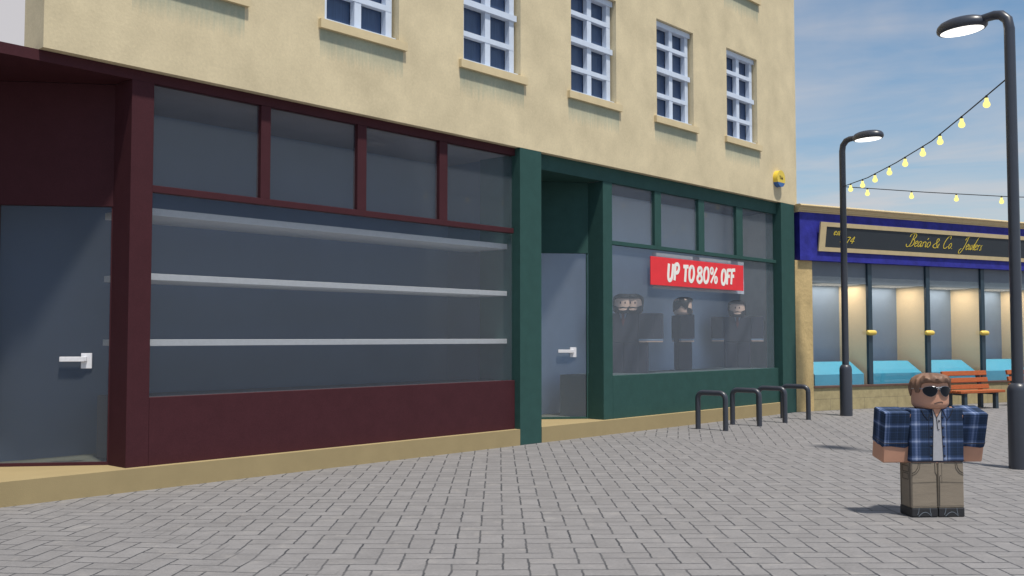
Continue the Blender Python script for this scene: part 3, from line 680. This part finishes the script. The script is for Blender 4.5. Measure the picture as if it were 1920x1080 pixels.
P1 = Vector((26.96, -1.62, 0)); P2 = Vector((18.03, -8.47, 0)); dA = (P2 - P1).normalized()
string(P1, dA, [(.09, 6.31), (2.5, 6.17), (4.9, 6.14), (7.34, 6.17), (9.3, 6.33), (11.17, 6.50)],
       [(.84, 0), (2.03, 0), (3.17, 0), (4.37, 0), (5.56, 0), (6.76, 0), (7.82, 0), (9.01, 0), (10.22, 0)], 'string of yellow bulbs strung between the two street lamps')
hB = R(41.82 - 90); string(P1, Vector((math.cos(hB), math.sin(hB), 0)), [(.08, 6.31), (2.3, 6.16), (4.7, 6.03), (7.2, 5.98), (9.6, 6.02)],
       [(.68, 0), (1.9, 0), (3.14, 0), (4.39, 0), (5.63, 0), (6.9, 0), (8.1, 0)], 'nearly level string of yellow bulbs running right behind the big lamp post')

# ------------------------------------------------------------------ alarm box
al = thing('alarm_box', 'round yellow alarm box with blue base on the cream wall', 'alarm', (26.25, 0, 6.61))
def disc(z0, z1):
    pts = []
    n = 40
    for k in range(n):
        a = 2 * math.pi * k / n; x, z = .235 * math.cos(a), .235 * math.sin(a)
        pts.append((x, min(max(z, z0), z1)))
    out = []
    for p in pts:
        if not out or (abs(p[0] - out[-1][0]) + abs(p[1] - out[-1][1])) > 1e-4: out.append(p)
    return out
def chord(lo, hi):
    r = .235; pts = []
    a0, a1 = math.asin(max(lo / r, -1)), math.asin(min(hi / r, 1))
    for k in range(17): a = a0 + (a1 - a0) * k / 16; pts.append((r * math.cos(a), r * math.sin(a)))
    for k in range(17): a = a1 + (a0 - a1) * k / 16; pts.append((-r * math.cos(a), r * math.sin(a)))
    out = []
    for p in pts:
        if not out or math.hypot(p[0] - out[-1][0], p[1] - out[-1][1]) > 1e-4: out.append(p)
    if math.hypot(out[0][0] - out[-1][0], out[0][1] - out[-1][1]) < 1e-4: out.pop()
    return out
MB().prism([(x, -.14, z) for x, z in chord(-.11, .235)], (0, .14, 0)).build('case', M['alarm_y'], al, local=True)
MB().prism([(x, -.139, z) for x, z in chord(-.2349, -.1105)], (0, .139, 0)).build('lower_cover', M['alarm_b'], al, local=True)
at = MB()
for st in ([(-.10, .10), (-.075, .045), (-.075, .0)], [(-.045, .10), (-.075, .045)], [(-.03, .05), (-.01, .055), (-.005, .0)], [(-.005, .03), (-.035, .025), (-.03, .0), (-.005, .005)], [(.03, .10), (.03, .0)], [(.055, .03), (.09, .03), (.085, .055), (.06, .05), (.055, .01), (.09, .0)]):
    at.ribbon(st, [.016] * len(st), Vector((0, -.1405, -.02)), Vector((1, 0, 0)), Vector((0, 0, 1)), Vector((0, -1, 0)), .004)
at.build('lettering', M['ink'], al, local=True)

# ------------------------------------------------------------------ sale banner
bn = thing('sale_banner', 'red sale banner with white discount lettering across the green shop window', 'banner', (22.3, .16, 3.38))
B(20.08, 24.50, .115, .135, 3.392, 4.07, bev=.004).build('banner_sheet', M['red'], bn)
B(20.50, 24.93, .34, .352, 3.325, 4.20).build('backing_board', M['backing'], bn)
CAP = {
 'U': (.62, [[(.1, 1), (.08, .3), (.16, .04), (.34, .04), (.46, .3), (.5, 1)]]),
 'P': (.56, [[(.08, 0), (.1, 1)], [(.1, .95), (.34, .97), (.46, .76), (.36, .5), (.1, .46)]]),
 'T': (.6, [[(.02, .94), (.56, .96)], [(.29, .94), (.27, 0)]]),
 'O': (.66, [[(.32, .97), (.14, .84), (.08, .5), (.14, .14), (.32, .03), (.48, .16), (.56, .5), (.48, .86), (.32, .97)]]),
 '8': (.62, [[(.3, .97), (.16, .9), (.14, .7), (.3, .56), (.45, .7), (.44, .9), (.3, .97)], [(.3, .52), (.13, .4), (.1, .18), (.3, .03), (.5, .18), (.47, .4), (.3, .52)]]),
 '0': (.62, [[(.3, .97), (.14, .84), (.08, .5), (.14, .14), (.3, .03), (.46, .16), (.52, .5), (.46, .86), (.3, .97)]]),
 '%': (.86, [[(.2, .98), (.08, .86), (.1, .66), (.2, .58), (.3, .68), (.3, .88), (.2, .98)], [(.7, 1.0), (.16, 0)], [(.64, .42), (.54, .32), (.54, .1), (.64, .02), (.74, .12), (.74, .32), (.64, .42)]]),
 'F': (.52, [[(.08, 0), (.1, 1)], [(.08, .94), (.5, .97)], [(.1, .54), (.4, .56)]]),
}
bl = MB()
def caps(text, x0, x1, z, h, pen):
    k = (x1 - x0) / sum(CAP[c][0] for c in text); x = 0
    for n, c in enumerate(text):
        for i, st in enumerate(CAP[c][1]):
            pts = [(q.x, q.y) for q in (crom(st, 6) if len(st) > 2 else [Vector((*p, 0)) for p in st])]
            pts = [((a + x) * k + b * h * .10, b * h) for a, b in pts]
            bl.ribbon(pts, [pen * (.72 if c == '%' else 1)] * len(pts), Vector((x0, .1145 - .0012 * ((n + i) % 3), z + .012 * ((n * 7) % 3 - 1))), Vector((1, 0, 0)), Vector((0, 0, 1)), Vector((0, -1, 0)), .004)
        x += CAP[c][0]
caps('UP', 20.78, 21.32, 3.535, .41, .092)
caps('TO', 21.46, 22.02, 3.530, .40, .092)
caps('80%', 22.10, 23.16, 3.530, .40, .088)
caps('OFF', 23.30, 24.02, 3.530, .40, .088)
bl.build('lettering', M['banner_white'], bn)

# ------------------------------------------------------------------ blocky figures
U_ = .3225
def rrect(hx, hy, r, n=5):
    out = []
    for cx, cy, a0 in ((hx - r, hy - r, 0), (-hx + r, hy - r, 90), (-hx + r, -hy + r, 180), (hx - r, -hy + r, 270)):
        for k in range(n + 1): a = R(a0 + 90 * k / n); out.append((cx + r * math.cos(a), cy + r * math.sin(a)))
    return out
def head_prof(z0, h, r, e):
    p = [(0, z0)]
    for k in range(7): a = R(-90 + 15 * k); p.append((r - e + e * math.cos(a), z0 + e + e * math.sin(a)))
    for k in range(7): a = R(15 * k); p.append((r - e + e * math.cos(a), z0 + h - e + e * math.sin(a)))
    p.append((0, z0 + h)); return p
def arm_mat(side, pitch):
    sh = Vector((side * (.327 + .155), 0, 1.19))
    return Matrix.Translation(sh) @ Matrix.Rotation(R(pitch), 4, 'X') @ Matrix.Translation(-sh)
def union(meshes, name, mat, parent):
    """boolean union of closed pieces into one continuous skin"""
    obs = []
    for mb in meshes:
        bmesh.ops.recalc_face_normals(mb.bm, faces=mb.bm.faces)
        me = bpy.data.meshes.new('t'); mb.bm.to_mesh(me); mb.bm.free(); o = bpy.data.objects.new('t', me); COL.objects.link(o); obs.append(o)
    for o in obs[1:]:
        md = obs[0].modifiers.new('u', 'BOOLEAN'); md.operation = 'UNION'; md.solver = 'EXACT'; md.object = o
    dg = bpy.context.evaluated_depsgraph_get(); dg.update()
    me = bpy.data.meshes.new_from_object(obs[0].evaluated_get(dg))
    for o in obs: bpy.data.objects.remove(o)
    me.name = name; me.materials.clear(); me.materials.append(mat)
    for p in me.polygons: p.use_smooth = True
    me.set_sharp_from_angle(angle=R(40))
    o = bpy.data.objects.new(name, me); COL.objects.link(o); o.parent = parent; return o
HR, HZ0, HH = .214, 1.278, .40
def fy(x): return -math.sqrt(max(HR * HR - x * x, 1e-4))
def face_patch(pts, th, lift):
    """thin plate bent to the front of the head; pts are (x, z)"""
    mb = MB()
    c = (sum(p[0] for p in pts) / len(pts), sum(p[1] for p in pts) / len(pts))
    rings = []
    for f in (1.0, .66, .33):
        ring = []
        for p in pts:
            x, z = c[0] + (p[0] - c[0]) * f, c[1] + (p[1] - c[1]) * f
            ring.append((x, z))
        rings.append(ring)
    def vv(q, off): return mb.bm.verts.new((q[0] * (HR + off) / HR, fy(q[0]) * (HR + off) / HR, q[1]))
    outer = [[vv(q, lift + th) for q in r] for r in rings]; co = vv(c, lift + th)
    inner = [vv(q, lift) for q in rings[0]]; n = len(pts)
    for a, b in zip(outer, outer[1:]):
        for k in range(n): mb.bm.faces.new((a[k], a[(k + 1) % n], b[(k + 1) % n], b[k]))
    for k in range(n):
        mb.bm.faces.new((outer[-1][k], outer[-1][(k + 1) % n], co)); mb.bm.faces.new((inner[(k + 1) % n], inner[k], outer[0][k], outer[0][(k + 1) % n]))
    mb.bm.faces.new(list(reversed(inner)))
    return mb
def face_line(pts, r, lift):
    return MB().tube([(x * (HR + lift) / HR, fy(x) * (HR + lift) / HR, z) for x, z in pts], r, 6)
def hair_cap(zb, ztop, puff, ridge, nr, front):
    mb = MB(); seg = 120
    rings = []
    prof = [(-.012, 0, 0), (.012, .03, 0), (puff * .8, .14, .5), (puff, .28, 1), (puff * 1.05, .45, 1), (.004, .68, 1), (-.05, .85, 1), (-.11, .95, .8), (-.17, .99, .5)]
    for dr, t, rg in prof:
        ring = []
        for k in range(seg):
            a = -math.pi + 2 * math.pi * k / seg          # 0 = front
            z0 = zb(math.degrees(a)); 
            rr = HR + dr + rg * ridge * (math.sin(a * nr + 6 * t) * .6 + math.sin(a * (nr * 1.7) + 2) * .4) + (front * max(0, math.cos(a)) ** 3 * (1 if .1 < t < .8 else .2))
            z = z0 + (ztop - z0) * t + rg * ridge * .8 * math.sin(a * nr + 1 + 5 * t)
            ring.append(mb.bm.verts.new((rr * math.sin(a), -rr * math.cos(a), z)))
        rings.append(ring)
    for A, B_ in zip(rings, rings[1:]):
        for k in range(seg): mb.bm.faces.new((A[k], A[(k + 1) % seg], B_[(k + 1) % seg], B_[k]))
    c = mb.bm.verts.new((0, 0, ztop))
    for k in range(seg): mb.bm.faces.new((rings[-1][k], rings[-1][(k + 1) % seg], c))
    c2 = mb.bm.verts.new((0, 0, ztop - .08))
    for k in range(seg): mb.bm.faces.new((rings[0][(k + 1) % seg], rings[0][k], c2))
    return mb
def lerp_tab(tab):
    def f(a):
        a = abs(a)
        for (a0, z0), (a1, z1) in zip(tab, tab[1:]):
            if a0 <= a <= a1: return z0 + (z1 - z0) * (a - a0) / (a1 - a0)
        return tab[-1][1]
    return f
def wavy_sleeve(side, pitch, z0, z1, amp, pad):
    mb = MB(); per = rrect(.1555 + pad, .161 + pad, .018, 3); n = len(per)
    per2 = []
    for i in range(n):
        x0, y0 = per[i]; x1, y1 = per[(i + 1) % n]; m = 8 if math.hypot(x1 - x0, y1 - y0) > .1 else 1
        for k in range(m): per2.append((x0 + (x1 - x0) * k / m, y0 + (y1 - y0) * k / m))
    n = len(per2); cx = side * .4825
    rows = []
    for t in (0, .33, .66, 1):
        rows.append([mb.bm.verts.new((cx + x, y, (z0 + amp * (math.sin(i * .55) + .6 * math.sin(i * 1.3 + 1))) * (1 - t) + z1 * t)) for i, (x, y) in enumerate(per2)])
    top = [mb.bm.verts.new((cx + x * .93, y * .93, z1 + .012)) for x, y in per2]
    rows.append(top)
    for a, b in zip(rows, rows[1:]):
        for k in range(n): mb.bm.faces.new((a[k], a[(k + 1) % n], b[(k + 1) % n], b[k]))
    mb.bm.faces.new(top); mb.bm.faces.new(list(reversed(rows[0])))
    mb.uvbox()
    for f in mb.bm.faces: pass
    return mb.xform(arm_mat(side, pitch))

man = thing('person', 'man in open blue plaid shirt, khaki trousers and dark sunglasses standing on the paving', 'person', (12.65, -8.955, 0), R(-44.4))
PL, PR = 9, 15
pieces = [MB().box(-.315, .315, -.15, .15, .62, 1.275, bev=.02), MB().box(-.31, -.01, -.145, .145, .03, .66, bev=.02), MB().box(.01, .31, -.145, .145, .03, .66, bev=.02),
          MB().box(-.29, .29, -.10, .10, .58, .70), MB().lathe(head_prof(HZ0, HH, HR, .085), 48), MB().lathe([(.10, 1.2), (.10, 1.34)], 24),
          MB().box(.29, .636, -.155, .155, .655, 1.262, bev=.014, mat=arm_mat(1, PR)), MB().box(-.636, -.29, -.155, .155, .655, 1.262, bev=.014, mat=arm_mat(-1, PL))]
union(pieces, 'body', M['skin'], man)
sh = MB().box(-.33, .33, -.166, .166, .655, 1.288, bev=.014); sh.uvbox()
sh.merge(wavy_sleeve(1, PR, .86, 1.262, .012, .003)); sh.merge(wavy_sleeve(-1, PL, .86, 1.262, .012, .003))
shirt = sh.build('shirt', M['plaid'], man, local=True)
# undershirt, neck opening, shirt lines and buttons (they stand just proud of the shirt front)
F = lambda x, z, y=-.1665: (x, y, z)
MB().prism([F(-.058, .672), F(.066, .672), F(.058, .90), F(.049, 1.105), F(.055, 1.286), F(-.056, 1.286), F(-.043, 1.105), F(-.052, .90)], (0, -.003, 0)).build('undershirt', M['undershirt'], man, local=True)
MB().prism([F(-.052, 1.288, -.17), F(-.004, 1.186, -.17), F(.052, 1.288, -.17)], (0, -.002, 0)).build('neck_opening', M['skin'], man, local=True)
ln = MB(); X1, Z1, N1 = Vector((1, 0, 0)), Vector((0, 0, 1)), Vector((0, -1, 0))
def line(pts, w, y=-.1668, mb=None): (mb or ln).ribbon(pts, [w] * len(pts), Vector((0, y, 0)), X1, Z1, N1, .0035)
line([(-.062, 1.284), (-.045, 1.19), (-.046, 1.105), (-.054, .90), (-.061, .672)], .007)  # shadow along the open shirt edges, drawn as dark strips
line([(.060, 1.284), (.050, 1.19), (.052, 1.105), (.061, .90), (.069, .672)], .007)
line([(-.197, 1.284), (-.155, 1.21), (-.112, 1.16), (-.09, 1.215), (-.07, 1.27)], .006, -.1675)
line([(.20, 1.284), (.165, 1.21), (.125, 1.16), (.10, 1.215), (.075, 1.27)], .006, -.1675)
line([(-.10, 1.16), (-.105, .9), (-.108, .68)], .003); line([(.115, 1.16), (.12, .9), (.122, .68)], .003)
line([(-.006, 1.186), (.0, 1.12), (.004, 1.055), (.012, 1.045), (.028, 1.045)], .006, -.1725)
line([(-.052, 1.284), (-.006, 1.186)], .005, -.1725); line([(.052, 1.284), (-.004, 1.186)], .005, -.1725)
line([(-.33, .668), (-.07, .668)], .010); line([(.08, .668), (.33, .668)], .010)
for side, pt in ((1, PR), (-1, PL)):
    am = arm_mat(side, pt)
    for z in (.905, .897):
        per = rrect(.1595, .165, .018, 3); k = len(per)
        ln.tube([am @ Vector((side * .4825 + per[i % k][0], per[i % k][1], z + .006 * math.sin(i * 1.1 + z * 200))) for i in range(k + 1)], .0035, 5)
ln.build('seam_and_shadow_line', M['ink'], shirt, local=True)
for x, z in [(-.070, 1.19), (-.068, 1.067), (-.072, .958), (-.075, .849), (-.078, .735), (.072, 1.19), (.072, 1.067), (.078, .956), (.083, .845), (.088, .73)]:
    MB().lathe([(0, 0), (.011, 0), (.011, .004), (.007, .006), (0, .006)], 10, Matrix.Translation((x, -.1665, z)) @ Matrix.Rotation(R(90), 4, 'X')).build('button', M['ink'], shirt, local=True)
MB().lathe([(0, 0), (.011, 0), (.011, .005), (0, .005)], 10, Matrix.Translation((.024, -.170, 1.145)) @ Matrix.Rotation(R(90), 4, 'X')).build('button', M['ink'], shirt, local=True)
# trousers and shoes
tr = MB().box(-.322, -.004, -.160, .160, .105, .652, bev=.012).box(.004, .322, -.160, .160, .105, .652, bev=.012)
trs = tr.build('trousers', M['trouser'], man, local=True)
ss = MB()
def seam(pts, w): line(pts, w, -.1604, ss)
seam([(-.235, .645), (-.245, .59), (-.275, .545), (-.32, .52)], .005); seam([(-.215, .645), (-.225, .575), (-.262, .525), (-.32, .495)], .004)
seam([(.235, .645), (.245, .59), (.275, .545), (.32, .52)], .005); seam([(.215, .645), (.225, .575), (.262, .525), (.32, .495)], .004)
seam([(-.035, .645), (-.032, .53), (-.014, .50), (-.010, .13)], .007); seam([(.035, .50), (.022, .48), (.018, .13)], .006)
for i in range(46):
    x = -.315 + i * .014
    if abs(x) < .02: continue
    seam([(x, .415 + .004 * math.cos(x * 9)), (x + .007, .415 + .004 * math.cos(x * 9))], .004)
    seam([(x, .135), (x + .006, .135)], .0035)
for i in range(20): seam([(.05, .64 - i * .012), (.05, .634 - i * .012)], .003)
def side_seam(pts, w): ss.ribbon(pts, [w] * len(pts), Vector((-.3224, 0, 0)), Vector((0, 1, 0)), Z1, Vector((-1, 0, 0)), .003)
side_seam([(-.08, .60), (.08, .60), (.08, .53), (-.08, .53), (-.08, .60)], .006); side_seam([(-.075, .51), (.075, .51), (.075, .44), (-.075, .44), (-.075, .51)], .005)
side_seam([(-.11, .64), (-.11, .12)], .006); side_seam([(.12, .64), (.12, .12)], .005)
ss.build('stitching', M['stitch'], trs, local=True)
for sgn in (-1, 1):
    a, b = sorted((sgn * .004, sgn * .326))
    s = MB().box(a, b, -.164, .164, 0, .112, bev=.014, seg=2)
    cxx = (a + b) / 2
    for k in range(-6, 7):
        pass
    so = s.build('shoe', M['shoe'], man, local=True)
    d = MB()
    d.ribbon([(cxx - .08 + .16 * k / 10, .012 + .05 * math.sin(math.pi * k / 10)) for k in range(11)], [.006] * 11, Vector((0, -.1642, 0)), X1, Z1, N1, .003)
    for dx in (-.075, .06):
        d.ribbon([(cxx + dx, .11), (cxx + dx * 1.05, .07), (cxx + dx * 1.25, .03)], [.006] * 3, Vector((0, -.1642, 0)), X1, Z1, N1, .003)
    d.build('shoe_seam', M['bulkhead'], so, local=True)
# hair, face, sunglasses
zb = lerp_tab([(0, 1.592), (20, 1.604), (38, 1.60), (50, 1.585), (56, 1.50), (60, 1.478), (72, 1.475), (78, 1.52), (92, 1.525), (100, 1.45), (112, 1.425), (180, 1.415)])
hair_cap(zb, 1.715, .024, .008, 13, .016).build('hair', M['hair'], man, local=True, smooth=True)
def lens(sgn):
    base = [(.018, 1.540), (.045, 1.553), (.09, 1.556), (.132, 1.545), (.148, 1.518), (.140, 1.482), (.112, 1.454), (.080, 1.447), (.048, 1.464), (.026, 1.500)]
    return [(sgn * (.078 + (q.x - .08) * 1.12), 1.502 + (q.y - 1.503) * 1.12) for q in crom(base + [base[0]], 4)[:-1]]
sg = MB()
for s_ in (-1, 1): sg.merge(face_patch(lens(s_), .008, .012))
sgo = sg.build('sunglasses', M['lens'], man, local=True, smooth=True)
rm = MB()
for s_ in (-1, 1):
    l = lens(s_); rm.merge(face_line(l + [l[0]], .0022, .017))
    rm.tube([(s_ * .144, fy(.144) - .012, 1.53), (s_ * .19, -.13, 1.53), (s_ * .222, -.05, 1.528), (s_ * .224, .02, 1.525)], .004, 6)
rm.merge(face_line([(-.03, 1.546), (0, 1.552), (.03, 1.546)], .004, .02)); rm.merge(face_line([(-.016, 1.53), (0, 1.534), (.016, 1.53)], .003, .02))
rm.build('rim', M['silver'], sgo, local=True, smooth=True)
face_line([(-.048, 1.355), (-.02, 1.366), (.01, 1.374), (.035, 1.376), (.05, 1.372), (.055, 1.363)], .0042, .001).build('mouth', M['ink'], man, local=True)

# mannequins in the green shop
def mannequin(loc, rz, label, k=1.0):
    t = thing('mannequin', label, 'mannequin', loc, R(rz), 'suited mannequins in the green shop window')
    t.scale = (k, k, k)
    MB().lathe(head_prof(HZ0, HH, HR, .085), 40).lathe([(.10, 1.2), (.10, 1.34)], 20).build('head', M['mskin'], t, local=True, smooth=True)
    j = MB().box(-.325, .325, -.165, .165, .655, 1.287, bev=.012)
    for s_ in (-1, 1): j.box(*sorted((s_ * .328, s_ * .645)), -.162, .162, .735, 1.287, bev=.012)
    jo = j.build('jacket', M['suit'], t, local=True)
    for s_ in (-1, 1):
        MB().box(*sorted((s_ * .332, s_ * .641)), -.158, .158, .695, .734, bev=.004).build('cuff', M['cuff'], t, local=True)
        MB().box(*sorted((s_ * .336, s_ * .637)), -.154, .154, .66, .694, bev=.01).build('hand', M['mskin'], t, local=True)
    tb = MB()
    for s_ in (-1, 1): tb.box(*sorted((s_ * .003, s_ * .32)), -.16, .16, 0.0, .653, bev=.012)
    tb.build('trousers', M['suit_trouser'], t, local=True)
    MB().prism([F(-.085, 1.284), F(-.012, 1.10), F(.012, 1.10), F(.085, 1.284)], (0, -.003, 0)).build('shirt_front', M['cuff'], t, local=True)
    MB().prism([F(-.03, 1.284, -.17), F(-.034, 1.12, -.17), F(0, 1.0, -.17), F(.034, 1.12, -.17), F(.03, 1.284, -.17)], (0, -.003, 0)).build('tie', M['tie'], t, local=True)
    hair_cap(lerp_tab([(0, 1.60), (40, 1.60), (58, 1.57), (66, 1.45), (84, 1.42), (94, 1.47), (108, 1.50), (130, 1.42), (180, 1.36)]), 1.715, .014, .003, 14, .008).build('hair', M['mhair'], t, local=True, smooth=True)
    bd = face_patch([(x, z) for x, z in [(-.205, 1.47), (-.175, 1.385), (-.12, 1.375), (-.09, 1.41), (0, 1.425), (.09, 1.41), (.12, 1.375), (.175, 1.385), (.205, 1.47), (.20, 1.34), (.15, 1.29), (0, 1.275), (-.15, 1.29), (-.20, 1.34)]], .014, .004)
    bdo = bd.build('beard', M['mhair'], t, local=True, smooth=True)
    face_patch([(-.09, 1.385), (0, 1.392), (.09, 1.385), (.06, 1.35), (0, 1.345), (-.06, 1.35)], .004, .018).build('mouth', M['mskin'], bdo, local=True)
    for s_ in (-1, 1):
        face_patch([(s_ * .05 + .014 * math.cos(a), 1.515 + .028 * math.sin(a)) for a in [2 * math.pi * q / 10 for q in range(10)]], .003, .001).build('eye', M['ink'], t, local=True)
    return t
ZM = 1.2795
mannequin((26.10, 1.22, ZM), -58, 'suited bearded mannequin facing out at the right end of the green shop window', 1.13)
mannequin((23.18, 1.20, ZM), 42, 'suited bearded mannequin seen in profile in the middle of the green shop window', 1.13)
mannequin((20.62, 1.00, ZM), -58, 'suited bearded mannequin standing in front of its twin at the left of the green window', 1.13)
mannequin((20.46, 1.18, ZM), -58, 'suited bearded mannequin half hidden behind its twin at the left of the green window', 1.13)
